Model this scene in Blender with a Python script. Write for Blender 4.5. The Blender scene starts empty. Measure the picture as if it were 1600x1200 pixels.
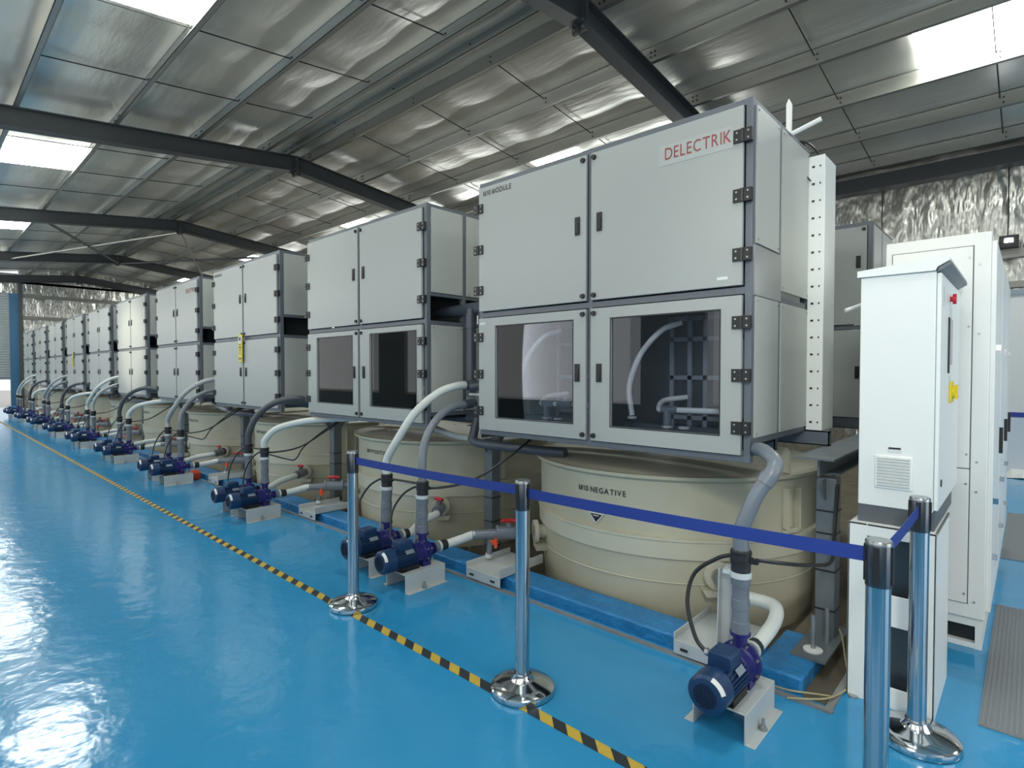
import bpy, bmesh, math, random
from mathutils import Vector, Matrix
random.seed(7)
PI = math.pi
C = bpy.context.scene.collection

# ------------------------------------------------------------------ materials
MATS = {}
def mat(name, col, metal=0.0, rough=0.5, noise=None, bump=None, emit=None, spec=None, coat=None):
    """noise=(scale, amount, second colour); bump=(scale, strength, stretch xyz)"""
    if name in MATS: return MATS[name]
    m = bpy.data.materials.new(name); m.use_nodes = True
    nt = m.node_tree; b = nt.nodes['Principled BSDF']
    b.inputs['Base Color'].default_value = (*col, 1)
    b.inputs['Metallic'].default_value = metal
    b.inputs['Roughness'].default_value = rough
    if spec is not None: b.inputs['Specular IOR Level'].default_value = spec
    if coat: b.inputs['Coat Weight'].default_value = coat
    tc = nt.nodes.new('ShaderNodeTexCoord')
    def tex(scale, stretch=(1,1,1), detail=4):
        mp = nt.nodes.new('ShaderNodeMapping'); mp.inputs['Scale'].default_value = stretch
        nt.links.new(tc.outputs['Object'], mp.inputs['Vector'])
        n = nt.nodes.new('ShaderNodeTexNoise'); n.inputs['Scale'].default_value = scale
        n.inputs['Detail'].default_value = detail
        nt.links.new(mp.outputs['Vector'], n.inputs['Vector']); return n
    if noise:
        n = tex(noise[0], noise[3] if len(noise) > 3 else (1,1,1))
        r = nt.nodes.new('ShaderNodeValToRGB'); r.color_ramp.elements[0].position = 0.35; r.color_ramp.elements[1].position = 0.7
        a = noise[1]
        r.color_ramp.elements[0].color = (*[c*(1-a)+noise[2][i]*a for i, c in enumerate(col)], 1)
        r.color_ramp.elements[1].color = (*col, 1)
        nt.links.new(n.outputs['Fac'], r.inputs['Fac']); nt.links.new(r.outputs['Color'], b.inputs['Base Color'])
    if bump:
        n = tex(bump[0], bump[2] if len(bump) > 2 else (1,1,1), 3)
        bp = nt.nodes.new('ShaderNodeBump'); bp.inputs['Strength'].default_value = bump[1]
        bp.inputs['Distance'].default_value = bump[3] if len(bump) > 3 else 0.02
        nt.links.new(n.outputs['Fac'], bp.inputs['Height']); nt.links.new(bp.outputs['Normal'], b.inputs['Normal'])
    if emit:
        b.inputs['Emission Color'].default_value = (*emit[0], 1); b.inputs['Emission Strength'].default_value = emit[1]
    MATS[name] = m; return m

FLOOR = mat('blue_epoxy', (0.028,0.29,0.57), 0, 0.15, noise=(0.9,0.45,(0.06,0.33,0.56)), bump=(7.0,0.22,(1,1,1),0.02), spec=0.5)
KERBM = mat('kerb_blue', (0.020,0.22,0.50), 0, 0.4, noise=(9,0.5,(0.01,0.12,0.30)), bump=(18,0.8,(1,1,1),0.02))
PITM = mat('pit_brown', (0.15,0.125,0.085), 0, 0.8, noise=(4,0.6,(0.06,0.05,0.035)), bump=(8,0.4))
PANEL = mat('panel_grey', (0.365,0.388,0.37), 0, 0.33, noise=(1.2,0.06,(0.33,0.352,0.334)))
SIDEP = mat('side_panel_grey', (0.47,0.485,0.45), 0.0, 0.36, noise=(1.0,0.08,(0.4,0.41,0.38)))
FRAME = mat('frame_slate', (0.125,0.145,0.165), 0.1, 0.42)
STEEL = mat('dark_steel', (0.075,0.09,0.10), 0.3, 0.45, noise=(3,0.3,(0.05,0.055,0.06)))
PLATE = mat('grey_plate', (0.13,0.16,0.18), 0.3, 0.5, noise=(5,0.4,(0.25,0.25,0.24)))
BLACK = mat('black_plastic', (0.012,0.013,0.014), 0, 0.45)
DARK = mat('dark_inner', (0.035,0.042,0.048), 0, 0.6)
INNER = mat('inner_rack_grey', (0.22,0.25,0.28), 0, 0.6)
MIRROR = mat('bright_steel_sheet', (0.55,0.57,0.58), 0.9, 0.28)
TANK = mat('tank_beige', (0.56,0.54,0.41), 0, 0.42, noise=(2.0,0.40,(0.38,0.34,0.22),(1,1,0.6)), bump=(1.4,0.25,(1,1,1),0.05))
TANKB = mat('tank_beige_light', (0.60,0.585,0.46), 0, 0.42, noise=(3,0.2,(0.45,0.42,0.3)))
PIPE = mat('grey_upvc', (0.17,0.195,0.225), 0, 0.32)
PIPED = mat('dark_grey_upvc', (0.075,0.09,0.11), 0, 0.32)
HOSEW = mat('white_hose', (0.66,0.69,0.65), 0, 0.35)
HOSEG = mat('grey_hose', (0.20,0.225,0.25), 0, 0.3)
HOSED = mat('dark_hose', (0.075,0.085,0.095), 0, 0.4)
HOSEM = mat('pale_grey_hose', (0.42,0.44,0.43), 0, 0.35)
RUBBER = mat('black_rubber', (0.02,0.022,0.025), 0, 0.5)
CLAMPW = mat('white_clamp', (0.62,0.66,0.66), 0, 0.4)
MOTOR = mat('motor_blue', (0.011,0.043,0.12), 0, 0.38, noise=(8,0.3,(0.01,0.035,0.1)))
HEAD = mat('pump_head_blue', (0.018,0.018,0.14), 0, 0.32)
BASEM = mat('pump_base_grey', (0.52,0.55,0.54), 0.0, 0.42, noise=(4,0.25,(0.35,0.38,0.38)))
RED = mat('red_handle', (0.62,0.02,0.03), 0, 0.4)
ORANGE = mat('orange_handle', (0.75,0.09,0.03), 0, 0.4)
CHROME = mat('chrome', (0.62,0.63,0.64), 1.0, 0.10)
CHROMEB = mat('brushed_chrome', (0.50,0.54,0.57), 1.0, 0.16)
BELT = mat('belt_blue', (0.012,0.040,0.26), 0, 0.55)
CABW = mat('cabinet_white', (0.80,0.83,0.80), 0, 0.35)
CABW2 = mat('big_cabinet_white', (0.82,0.835,0.80), 0, 0.36)
CABD = mat('plinth_grey', (0.10,0.11,0.12), 0, 0.5)
YEL = mat('yellow_plastic', (0.78,0.62,0.02), 0, 0.45)
TAGY = mat('tag_yellow', (0.70,0.58,0.06), 0, 0.5)
INK = mat('ink_black', (0.015,0.015,0.018), 0, 0.5)
INKR = mat('ink_red', (0.27,0.045,0.04), 0, 0.5)
STICK = mat('sticker_white', (0.66,0.69,0.67), 0, 0.4)
WHITE = mat('white_paint', (0.78,0.79,0.77), 0, 0.45)
BLUEST = mat('blue_stripe', (0.03,0.05,0.30), 0, 0.5)
LTBLUE = mat('pale_blue_panel', (0.62,0.68,0.75), 0, 0.45)
BOLT = mat('zinc_bolt', (0.42,0.43,0.42), 0.8, 0.35)
MATG = mat('ribbed_mat_grey', (0.22,0.235,0.25), 0, 0.5)
TRIMM = mat('trim_strip_grey', (0.33,0.34,0.33), 0.3, 0.5, noise=(6,0.4,(0.2,0.19,0.17)))
GALV = mat('galvanised_purlin', (0.30,0.305,0.28), 0.65, 0.38, noise=(1.5,0.35,(0.16,0.165,0.155),(0.3,3,3)))
RAFT = mat('rafter_steel', (0.055,0.062,0.066), 0.2, 0.45)
FOIL = mat('ceiling_foil', (0.86,0.86,0.80), 0.74, 0.32, noise=(0.5,0.25,(0.55,0.56,0.56),(1,2.2,1)), bump=(2.2,0.30,(0.5,2.2,1),0.05))
WFOIL = mat('wall_foil', (0.66,0.66,0.62), 0.9, 0.27, noise=(1.2,0.3,(0.42,0.42,0.40),(1,1,0.4)), bump=(2.6,0.75,(1.3,1.3,0.45),0.13))
JAMB = mat('jamb_blue', (0.05,0.15,0.27), 0.2, 0.45)
SHUT = mat('shutter_grey', (0.33,0.37,0.38), 0.3, 0.45)
CONC = mat('outdoor_concrete', (0.55,0.53,0.49), 0, 0.9, noise=(2,0.2,(0.4,0.38,0.35)))
SHEET = mat('wall_sheet_grey', (0.48,0.50,0.49), 0.2, 0.5)
SKY = mat('skylight_sheet', (0.9,0.9,0.9), 0, 0.5, emit=((0.97,1.0,0.95), 27))
LAMP = mat('lamp_lens', (1,1,1), 0, 0.5, emit=((0.95,0.98,1.0), 60))
CABLE = mat('black_cable', (0.012,0.013,0.014), 0, 0.4)
YCABLE = mat('tan_wire', (0.45,0.38,0.2), 0, 0.5)

def glass_mat():
    m = bpy.data.materials.new('tinted_window'); m.use_nodes = True; nt = m.node_tree
    for n in list(nt.nodes): nt.nodes.remove(n)
    o = nt.nodes.new('ShaderNodeOutputMaterial'); t = nt.nodes.new('ShaderNodeBsdfTransparent')
    t.inputs['Color'].default_value = (0.86,0.89,0.93,1)
    g = nt.nodes.new('ShaderNodeBsdfGlossy'); g.inputs['Roughness'].default_value = 0.0
    fr = nt.nodes.new('ShaderNodeFresnel'); fr.inputs['IOR'].default_value = 1.5
    mx = nt.nodes.new('ShaderNodeMixShader')
    nt.links.new(fr.outputs[0], mx.inputs[0]); nt.links.new(t.outputs[0], mx.inputs[1]); nt.links.new(g.outputs[0], mx.inputs[2])
    nt.links.new(mx.outputs[0], o.inputs[0]); return m
GLASS = glass_mat()

def tape_mat():
    m = mat('hazard_tape', (0.62,0.45,0.05), 0, 0.45); nt = m.node_tree; b = nt.nodes['Principled BSDF']
    tc = nt.nodes.new('ShaderNodeTexCoord'); mp = nt.nodes.new('ShaderNodeSeparateXYZ')
    nt.links.new(tc.outputs['Object'], mp.inputs[0])
    a = nt.nodes.new('ShaderNodeMath'); a.operation = 'MULTIPLY_ADD'; a.inputs[1].default_value = 1.0
    nt.links.new(mp.outputs['Y'], a.inputs[0]); nt.links.new(mp.outputs['X'], a.inputs[2])
    d = nt.nodes.new('ShaderNodeMath'); d.operation = 'DIVIDE'; d.inputs[1].default_value = 0.15; nt.links.new(a.outputs[0], d.inputs[0])
    f = nt.nodes.new('ShaderNodeMath'); f.operation = 'FRACT'; nt.links.new(d.outputs[0], f.inputs[0])
    g = nt.nodes.new('ShaderNodeMath'); g.operation = 'GREATER_THAN'; g.inputs[1].default_value = 0.5; nt.links.new(f.outputs[0], g.inputs[0])
    mx = nt.nodes.new('ShaderNodeMix'); mx.data_type = 'RGBA'
    mx.inputs[6].default_value = (0.60,0.42,0.06,1); mx.inputs[7].default_value = (0.03,0.035,0.04,1)
    nt.links.new(g.outputs[0], mx.inputs[0]); nt.links.new(mx.outputs[2], b.inputs['Base Color']); return m
TAPE = tape_mat()

# ------------------------------------------------------------------ mesh collector
class MB:
    def __init__(s): s.v = []; s.f = []; s.sm = []; s.mi = None; s.m2 = None
    def second(s, m): s.m2 = m; s.mi = [0]*len(s.f); return s   # faces added after this take material m
    def box(s, x0, x1, y0, y1, z0, z1):
        n = len(s.v)
        s.v += [(x0,y0,z0),(x1,y0,z0),(x1,y1,z0),(x0,y1,z0),(x0,y0,z1),(x1,y0,z1),(x1,y1,z1),(x0,y1,z1)]
        for q in ((0,3,2,1),(4,5,6,7),(0,1,5,4),(1,2,6,5),(2,3,7,6),(3,0,4,7)): s.f.append([n+i for i in q]); s.sm.append(False)
        return s
    def quad(s, *p):
        n = len(s.v); s.v += [tuple(q) for q in p]; s.f.append(list(range(n, n+len(p)))); s.sm.append(False); return s
    def prism(s, pts, axis, a, b):
        """polygon pts (u,v) extruded along axis from a to b. axis 'x': (y,z); 'y': (x,z); 'z': (x,y)"""
        def P(u, v, w): return {'x': (w,u,v), 'y': (u,w,v), 'z': (u,v,w)}[axis]
        n = len(s.v); k = len(pts)
        s.v += [P(u,v,a) for u, v in pts] + [P(u,v,b) for u, v in pts]
        s.f.append([n+i for i in range(k)][::-1]); s.f.append([n+k+i for i in range(k)]); s.sm += [False, False]
        for i in range(k): s.f.append([n+i, n+(i+1) % k, n+k+(i+1) % k, n+k+i]); s.sm.append(False)
        return s
    def lathe(s, prof, c=(0,0,0), axis='z', seg=24, cap=True):
        """prof [(r,h)] around axis through c"""
        def P(r, a, h):
            u, w = r*math.cos(a), r*math.sin(a)
            q = {'z': (u,w,h), 'y': (u,h,w), 'x': (h,u,w)}[axis]
            return (q[0]+c[0], q[1]+c[1], q[2]+c[2])
        n = len(s.v)
        for r, h in prof:
            for i in range(seg): s.v.append(P(r, 2*PI*i/seg, h))
        for j in range(len(prof)-1):
            for i in range(seg):
                s.f.append([n+j*seg+i, n+j*seg+(i+1) % seg, n+(j+1)*seg+(i+1) % seg, n+(j+1)*seg+i]); s.sm.append(True)
        if cap:
            s.f.append([n+i for i in range(seg)][::-1]); s.sm.append(False)
            s.f.append([n+(len(prof)-1)*seg+i for i in range(seg)]); s.sm.append(False)
        return s
    def cyl(s, r, a, b, seg=12): return s.tube([a, b], r, seg)
    def tube(s, pts, r, seg=10, closed=True):
        pts = [Vector(p) for p in pts]; n = len(s.v)
        t0 = (pts[1]-pts[0]).normalized()
        up = Vector((0,0,1)) if abs(t0.z) < 0.9 else Vector((1,0,0))
        nrm = t0.cross(up).normalized()
        for i, p in enumerate(pts):
            t = (pts[min(i+1,len(pts)-1)]-pts[max(i-1,0)]).normalized()
            nrm = (nrm - t*nrm.dot(t)).normalized(); bn = t.cross(nrm)
            rr = r[i] if isinstance(r, (list, tuple)) else r
            for k in range(seg):
                a = 2*PI*k/seg; q = p + (nrm*math.cos(a)+bn*math.sin(a))*rr; s.v.append(tuple(q))
        for j in range(len(pts)-1):
            for k in range(seg):
                s.f.append([n+j*seg+k, n+j*seg+(k+1) % seg, n+(j+1)*seg+(k+1) % seg, n+(j+1)*seg+k]); s.sm.append(True)
        if closed:
            s.f.append([n+k for k in range(seg)][::-1]); s.sm.append(False)
            s.f.append([n+(len(pts)-1)*seg+k for k in range(seg)]); s.sm.append(False)
        return s
    def mesh(s, name, m):
        me = bpy.data.meshes.new(name); me.from_pydata(s.v, [], s.f); me.materials.append(m)
        me.polygons.foreach_set('use_smooth', s.sm)
        if s.mi: me.materials.append(s.m2); me.polygons.foreach_set('material_index', s.mi+[1]*(len(s.f)-len(s.mi)))
        bm = bmesh.new(); bm.from_mesh(me); bmesh.ops.recalc_face_normals(bm, faces=bm.faces); bm.to_mesh(me); bm.free()
        me.set_sharp_from_angle(angle=0.62); me.update(); return me
    def build(s, name, m, parent=None, loc=(0,0,0), bevel=0):
        o = bpy.data.objects.new(name, s.mesh(name, m)); C.objects.link(o); o.location = loc
        if parent: o.parent = parent
        if bevel:
            b = o.modifiers.new('bevel', 'BEVEL'); b.width = bevel; b.segments = 2; b.limit_method = 'ANGLE'; b.angle_limit = 0.7
        return o

def spl(pts, n=8):
    """catmull-rom through points"""
    P = [Vector(p) for p in pts]; P = [P[0]*2-P[1]] + P + [P[-1]*2-P[-2]]; out = []
    for i in range(1, len(P)-2):
        a, b, c, d = P[i-1:i+3]
        for k in range(n):
            t = k/n
            out.append(0.5*((2*b)+(c-a)*t+(2*a-5*b+4*c-d)*t*t+(3*b-a-3*c+d)*t**3))
    out.append(P[-2]); return out

GLYPH = {}
def glyph(ch, bold):
    """one capital or digit, cap height 1, starting at x=0: (verts, faces, width)"""
    if (ch, bold) in GLYPH: return GLYPH[ch, bold]
    if ch == '1':
        t = 0.13+bold*2; g = ([(0.22,0),(0.22+t,0),(0.22+t,1),(0.22+t*0.25,1),(0.22,0.80)], [[0,1,2,3,4]], 0.22+t)
        g[0].extend([(0.0,0.72),(0.0,0.60),(0.22,0.70),(0.24,0.86)]); g[1].append([5,6,7,8])
    elif ch == 'M':
        t = 0.13+bold*2; W_ = 0.92
        g = ([(0,0),(t,0),(t,1),(0,1),(W_-t,0),(W_,0),(W_,1),(W_-t,1),(t,1),(t,0.66),(W_/2-t*0.45,0),(W_/2+t*0.45,0),(W_-t,0.66),(W_-t,1),(W_/2,0.30)],
             [[0,1,2,3],[4,5,6,7],[8,9,10,11,14],[14,11,12,13]], W_)
    else:
        cu = bpy.data.curves.new('g', 'FONT'); cu.body = ch; cu.offset = bold
        o = bpy.data.objects.new('g', cu); C.objects.link(o); bpy.context.view_layer.update()
        me = bpy.data.meshes.new_from_object(o.evaluated_get(bpy.context.evaluated_depsgraph_get())); bpy.data.objects.remove(o)
        xs = [v.co.x for v in me.vertices]; ys = [v.co.y for v in me.vertices]; h = max(ys)-min(ys)
        g = ([((v.co.x-min(xs))/h,(v.co.y-min(ys))/h) for v in me.vertices], [list(p.vertices) for p in me.polygons], (max(xs)-min(xs))/h)
    GLYPH[ch, bold] = g; return g
def text_mesh(txt, w, h, bold=0.0):
    V = []; F = []; x = 0.0; sp = 0.21
    for ch in txt:
        if ch == ' ': x += 0.32; continue
        vs, fs, gw = glyph(ch, bold); n = len(V)
        V += [(x+a, 0, b) for a, b in vs]; F += [[n+i for i in f] for f in fs]; x += gw+sp
    x -= sp
    me = bpy.data.meshes.new('lettering'); me.from_pydata([(a/x*w,0,c*h) for a, b, c in V], [], F); return me
def text(txt, w, h, m, parent, loc, bold=0.0, name='lettering', wrap=None):
    me = text_mesh(txt, w, h, bold); me.materials.clear(); me.materials.append(m)
    if wrap:
        (cx, cy, R, a0, z0) = wrap
        for v in me.vertices:
            a = a0 + v.co.x/R; v.co = Vector((cx+R*math.cos(a), cy+R*math.sin(a), z0+v.co.z))
    o = bpy.data.objects.new(name, me); C.objects.link(o); o.location = loc; o.parent = parent; return o

def thing(name, label, cat, loc=(0,0,0), rz=0, group=None):
    o = bpy.data.objects.new(name, None); C.objects.link(o); o.location = loc; o.rotation_euler = (0,0,rz)
    o.empty_display_size = 0.1
    return tag(o, label, cat, group)
def tag(o, label, cat, group=None, kind=None):
    if label: o['label'] = label
    if cat: o['category'] = cat
    if group: o['group'] = group
    if kind: o['kind'] = kind
    return o
def struct(name, mb, m, **k):
    o = mb.build(name, m, **k); o['kind'] = 'structure'; return o
def dup(o, parent=None, loc=None, label=None):
    c = o.copy(); C.objects.link(c)
    if parent: c.parent = parent
    if loc: c.location = loc
    if label: c['label'] = label
    for ch in list(o.children): dup(ch, c)
    return c
ORD = ['nearest','second','third','fourth','fifth','sixth','seventh','eighth','ninth','tenth','eleventh']

# ------------------------------------------------------------------ dimensions
XE = -31.3          # far end wall
YR, YL = 12.2, -1.9 # right and left walls
XN = 6.0            # wall behind the camera
YRG = 5.3           # ridge
def zs(y, z0): return z0 - 0.11*abs(y-YRG)

# ------------------------------------------------------------------ setting
f = MB()
f.box(XE,XN,YL,2.80,-0.2,0).box(-0.66,XN,2.80,YR,-0.2,0)
struct('floor', f, FLOOR)
struct('floor_pit', MB().box(XE,-0.66,2.80,YR,-0.22,-0.12), PITM)
k = MB().box(XE+0.2,-0.98,2.80,3.02,-0.2,0.08).box(-0.98,-0.76,2.80,3.30,-0.2,0.08)
struct('trim_1', k, KERBM, bevel=0.012)
struct('trim_13', MB().box(-0.94,-0.76,3.30,7.0,-0.2,0.078).box(-0.76,-0.66,2.80,7.0,-0.2,0.004), PITM)
k = MB().box(XE+0.2,-0.62,2.735,2.765,0.0,0.012).box(-0.655,-0.625,2.765,3.9,0,0.012)
struct('trim_2', k, TRIMM)
struct('ground', MB().box(-60,XE-0.05,-20,20,-0.3,-0.02), CONC)

def roof_poly(z0): return [(YL, zs(YL,z0)), (YRG, z0), (YR, zs(YR,z0)), (YR, zs(YR,z0)+0.05), (YRG, z0+0.05), (YL, zs(YL,z0)+0.05)]
PURL = [-2.45,-1.25,-0.05,1.15,2.35,3.55,4.74,5.30,5.36,6.75,8.0,9.2,10.4,11.55,12.75]
SKYR = []
for xc in (-0.6,-6.68,-13.68,-20.65,-27.6, 4.6):
    for (ya, yb) in ((1.16,2.34),(8.02,9.19)):
        x0, x1 = xc-0.52, xc+0.52
        if ya < 5: x0, x1 = (xc-0.6, xc+0.7) if xc < -10 else (xc-0.6, xc+0.05)
        SKYR.append((x0,x1,ya,yb))
def foil_sag(x, y):
    for a, b in zip(PURL[:-1], PURL[1:]):
        if a <= y <= b:
            if b-a < 0.3: return 0
            t = (y-a)/(b-a); base = math.sin(PI*t)**0.8*0.05*(b-a)/1.2
            u = x/1.155; w = 0.5+0.5*abs(math.sin(PI*u))
            k = math.sin(x*3.1+a*5)*0.35+math.sin(x*1.3-a*2.2)*0.5
            return base*(w+0.25*k)
    return 0
def roof_mesh():
    m = MB(); xs = []; x = XE
    while x < XN-0.01: xs.append(x); x += 0.12 if x > -12 else 0.3
    xs.append(XN); yl = []
    for a, b in zip(PURL[:-1], PURL[1:]):
        n = 2 if b-a < 0.3 else 10
        yl += [a+(b-a)*k/n for k in range(n)]
    yl = [y for y in yl if YL <= y <= YR]+[YR]; yl[0] = YL
    for y in yl:
        for x in xs: m.v.append((x,y,zs(y,5.95)-foil_sag(x,y)))
    nx = len(xs)
    for j in range(len(yl)-1):
        for i in range(nx-1):
            m.f.append([j*nx+i,j*nx+i+1,(j+1)*nx+i+1,(j+1)*nx+i]); m.sm.append(True)
    for (y0,z0),(y1,z1) in (((YL,zs(YL,6.05)),(YRG,6.05)),((YRG,6.05),(YR,zs(YR,6.05)))): m.quad((XE,y0,z0),(XN,y0,z0),(XN,y1,z1),(XE,y1,z1))
    return m
struct('ceiling', roof_mesh(), FOIL)
RX = [3.08,-3.85,-10.78,-17.71,-24.64,-31.15]
for n, (x0,x1,y0,y1) in enumerate(SKYR):
    o = MB().quad((x0,y0,zs(y0,5.89)),(x1,y0,zs(y0,5.89)),(x1,y1,zs(y1,5.89)),(x0,y1,zs(y1,5.89)))
    struct('window_%d' % (n+1), o, SKY)

# right wall with foil lining and girts
struct('wall_right', MB().box(XE,XN,YR,YR+0.1,-0.3,5.3), WFOIL)
struct('trim_3', MB().box(XE,XN,YR-0.16,YR-0.02,3.33,3.47), GALV)
struct('trim_4', MB().box(XE,XN,YR-0.16,YR-0.02,2.85,2.95), GALV)
struct('trim_5', MB().box(XE,XN,YR-0.30,YR-0.02,4.80,5.05), RAFT)
# end wall: foil from y 3.3, shutter bay from y -0.6 to 2.95
w = MB().box(XE-0.1,XE,3.25,YR,-0.3,5.3).box(XE-0.1,XE,YL,3.25,4.72,5.6).box(XE-0.1,XE,YL,-1.2,0,4.72).box(XE-0.1,XE,3.25,YR,5.2,6.0)
struct('wall_far', w, WFOIL)
struct('trim_6', MB().box(XE,XE+0.12,3.3,YR,4.62,4.76), GALV)
struct('trim_7', MB().box(XE,XE+0.12,3.3,YR,3.70,3.84), GALV)
struct('trim_8', MB().box(XE-0.02,XE+0.15,2.93,3.20,0,4.75), JAMB)
struct('trim_9', MB().box(XE-0.02,XE+0.22,3.20,3.34,0,5.2), STEEL)
d = MB(); z = 1.22
while z < 4.7:
    d.prism([(XE-0.02,z),(XE+0.035,z+0.02),(XE+0.035,z+0.075),(XE-0.02,z+0.10)], 'y', -1.2, 2.93); z += 0.105
d.box(XE-0.02,XE+0.04,-1.2,2.93,1.16,1.22)
struct('door_1', d, SHUT)
# left wall: sheet with a long open band for daylight; wall behind the camera
w = MB().box(XE,XN,YL-0.1,YL,0,1.0).box(XE,XN,YL-0.1,YL,3.3,5.3)
for x in RX: w.box(x-0.5,x+0.5,YL-0.1,YL,1.0,3.3)
struct('wall_left', w, SHEET)
w = MB().box(XN,XN+0.1,YL,YR,3.2,6.0).box(XN,XN+0.1,YL,0.5,0,3.2).box(XN,XN+0.1,5.5,YR,0,3.2)
struct('wall_near', w, SHEET)

# ------------------------------------------------------------------ roof steel
def ipoly(y0, z0, y1, z1, d0, d1): return [(y0,z0-d0),(y1,z1-d1),(y1,z1),(y0,z0)]
RL = ['above the nearest cabinet','above the second and third cabinets','above the fifth and sixth cabinets','above the eighth cabinet','against the far end wall']
for i, x in enumerate(RX[1:]):
    t = thing('roof_rafter', 'dark grey steel portal rafter rising to the ridge, ' + RL[i], 'rafter', (x,YRG,5.5), 0, 'roof rafters')
    m = MB()
    for sg, ye in ((-1,YL),(1,YR)):
        L = abs(ye-YRG); zt = -0.11*L
        def seg(a, b, ex, th0, th1):   # plate between offsets th0..th1 above bottom
            m.prism([(0,a),(sg*L,zt+a),(sg*L,zt+b),(0,b)], 'x', -ex, ex)
        seg(-0.05,-0.034,0.095,0,0); seg(0.234,0.25,0.095,0,0); seg(-0.034,0.234,0.006,0,0)
    m.build('beam', RAFT, t)
    MB().box(-0.10,0.10,-0.02,0.02,-0.12,0.25).prism([(-0.14,-0.05),(0.14,-0.05),(0.03,-0.12),(-0.03,-0.12)],'x',-0.006,0.006).build('ridge_plate', RAFT, t)
    b = MB()
    for yy in (-0.025,0.025):
        for xx in (-0.06,0.06): b.lathe([(0.012,-0.045),(0.012,0.045)], (xx,0,-0.085 if yy<0 else 0.0), 'y', 6)
    b.build('bolt', BOLT, t)
PY = [(-1.25,'eighth'),(-0.05,'seventh'),(1.15,'fourth purlin down from the ridge on the aisle side'),(2.35,'third purlin down from the ridge on the aisle side'),(3.55,'second purlin down from the ridge on the aisle side'),
      (4.74,'first purlin down from the ridge on the aisle side'),(5.17,'ridge purlin on the aisle side'),(5.55,'ridge purlin on the wall side'),
      (6.75,'first purlin down from the ridge on the wall side'),(8.0,'second purlin down from the ridge on the wall side'),(9.2,'third purlin down from the ridge on the wall side'),
      (10.4,'fourth purlin down from the ridge on the wall side'),(11.55,'lowest purlin, just above the foil-lined wall')]
for y, nm in PY[2:]:
    sg = 1 if y > YRG else -1
    z = zs(y, 5.75)
    m = MB()
    m.box(XE+0.1,XN-0.1,-0.003,0.003,0,0.19)
    m.box(XE+0.1,XN-0.1,-0.06 if sg < 0 else 0.0,0.0 if sg < 0 else 0.06,0,0.006)
    m.box(XE+0.1,XN-0.1,0.0,0.06,0.184,0.19)
    m.box(XE+0.1,XN-0.1,(-0.06 if sg < 0 else 0.054),(-0.054 if sg < 0 else 0.06),0,0.022)
    c = m.second(BLACK)
    for x in RX:
        for dx in (-0.10,0.10,-0.16,0.16):
            if XE < x+dx < XN:
                c.lathe([(0.012,-0.015),(0.012,0.015)], (x+dx,0,0.06), 'y', 6).lathe([(0.012,-0.015),(0.012,0.015)], (x+dx,0,0.12), 'y', 6)
        for kk in (1,2,3):
            c.lathe([(0.011,-0.018),(0.011,0.018)], (x-1.7325*kk+0.04,0,0.05), 'y', 6).lathe([(0.011,-0.018),(0.011,0.018)], (x-1.7325*kk+0.04,0,0.12), 'y', 6)
    o = m.build('roof_purlin', GALV, None, (0,y,z)); tag(o, 'long galvanised roof purlin, ' + nm, 'purlin', 'roof purlins')
ys = [p[0] for p in PY[2:]]
sag = MB().cyl(0.008, (0,0,0), (0,1,0), 6).mesh('sag_rod', BLACK)
for x in RX[:-1]:
    for kk in (1,2,3):
        for a, b in zip(ys[:-1], ys[1:]):
            if b-a < 0.9: continue
            o = bpy.data.objects.new('sag_rod', sag); C.objects.link(o)
            xx = x-1.7325*kk
            p = Vector((xx,a,zs(a,5.87))); q = Vector((xx,b,zs(b,5.87)))
            o.location = p; o.rotation_euler = (math.atan2((q-p).z,(q-p).y),0,0); o.scale = (1,(q-p).length,1)
            tag(o, 'thin black sag rod strung between two roof purlins', 'rod', 'sag rods')
for x, w_ in ((-2.05,'left'),(-0.32,'right')):
    o = MB().cyl(0.008,(x,YR-0.05,3.47),(x,YR-0.05,4.82),6).build('wall_sag_rod', BLACK); tag(o, 'thin dark upright rod against the foil wall, the %s one' % w_, 'rod')
for (p, q, l) in [((-24.5,5.3,5.45),(-17.9,2.4,5.2),'aisle side, starting at the far rafter ridge'),((-17.9,5.3,5.45),(-24.5,2.4,5.2),'aisle side, starting at the nearer rafter ridge'),
                  ((-24.5,5.4,5.45),(-17.9,8.2,5.2),'wall side, starting at the far rafter ridge'),((-17.9,5.4,5.45),(-24.5,8.2,5.2),'wall side, starting at the nearer rafter ridge')]:
    o = MB().cyl(0.035, p, q, 8).build('cross_brace', RAFT if q[0] > p[0] else GALV); tag(o, 'diagonal steel roof brace in the far bay, ' + l, 'brace', 'roof cross braces')

# ------------------------------------------------------------------ floor tape
o = MB().box(XE+0.5,0.6,1.835,1.890,0.0005,0.003).build('hazard_tape', TAPE); tag(o, 'black and yellow striped hazard tape running along the blue floor', 'floor tape')

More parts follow.
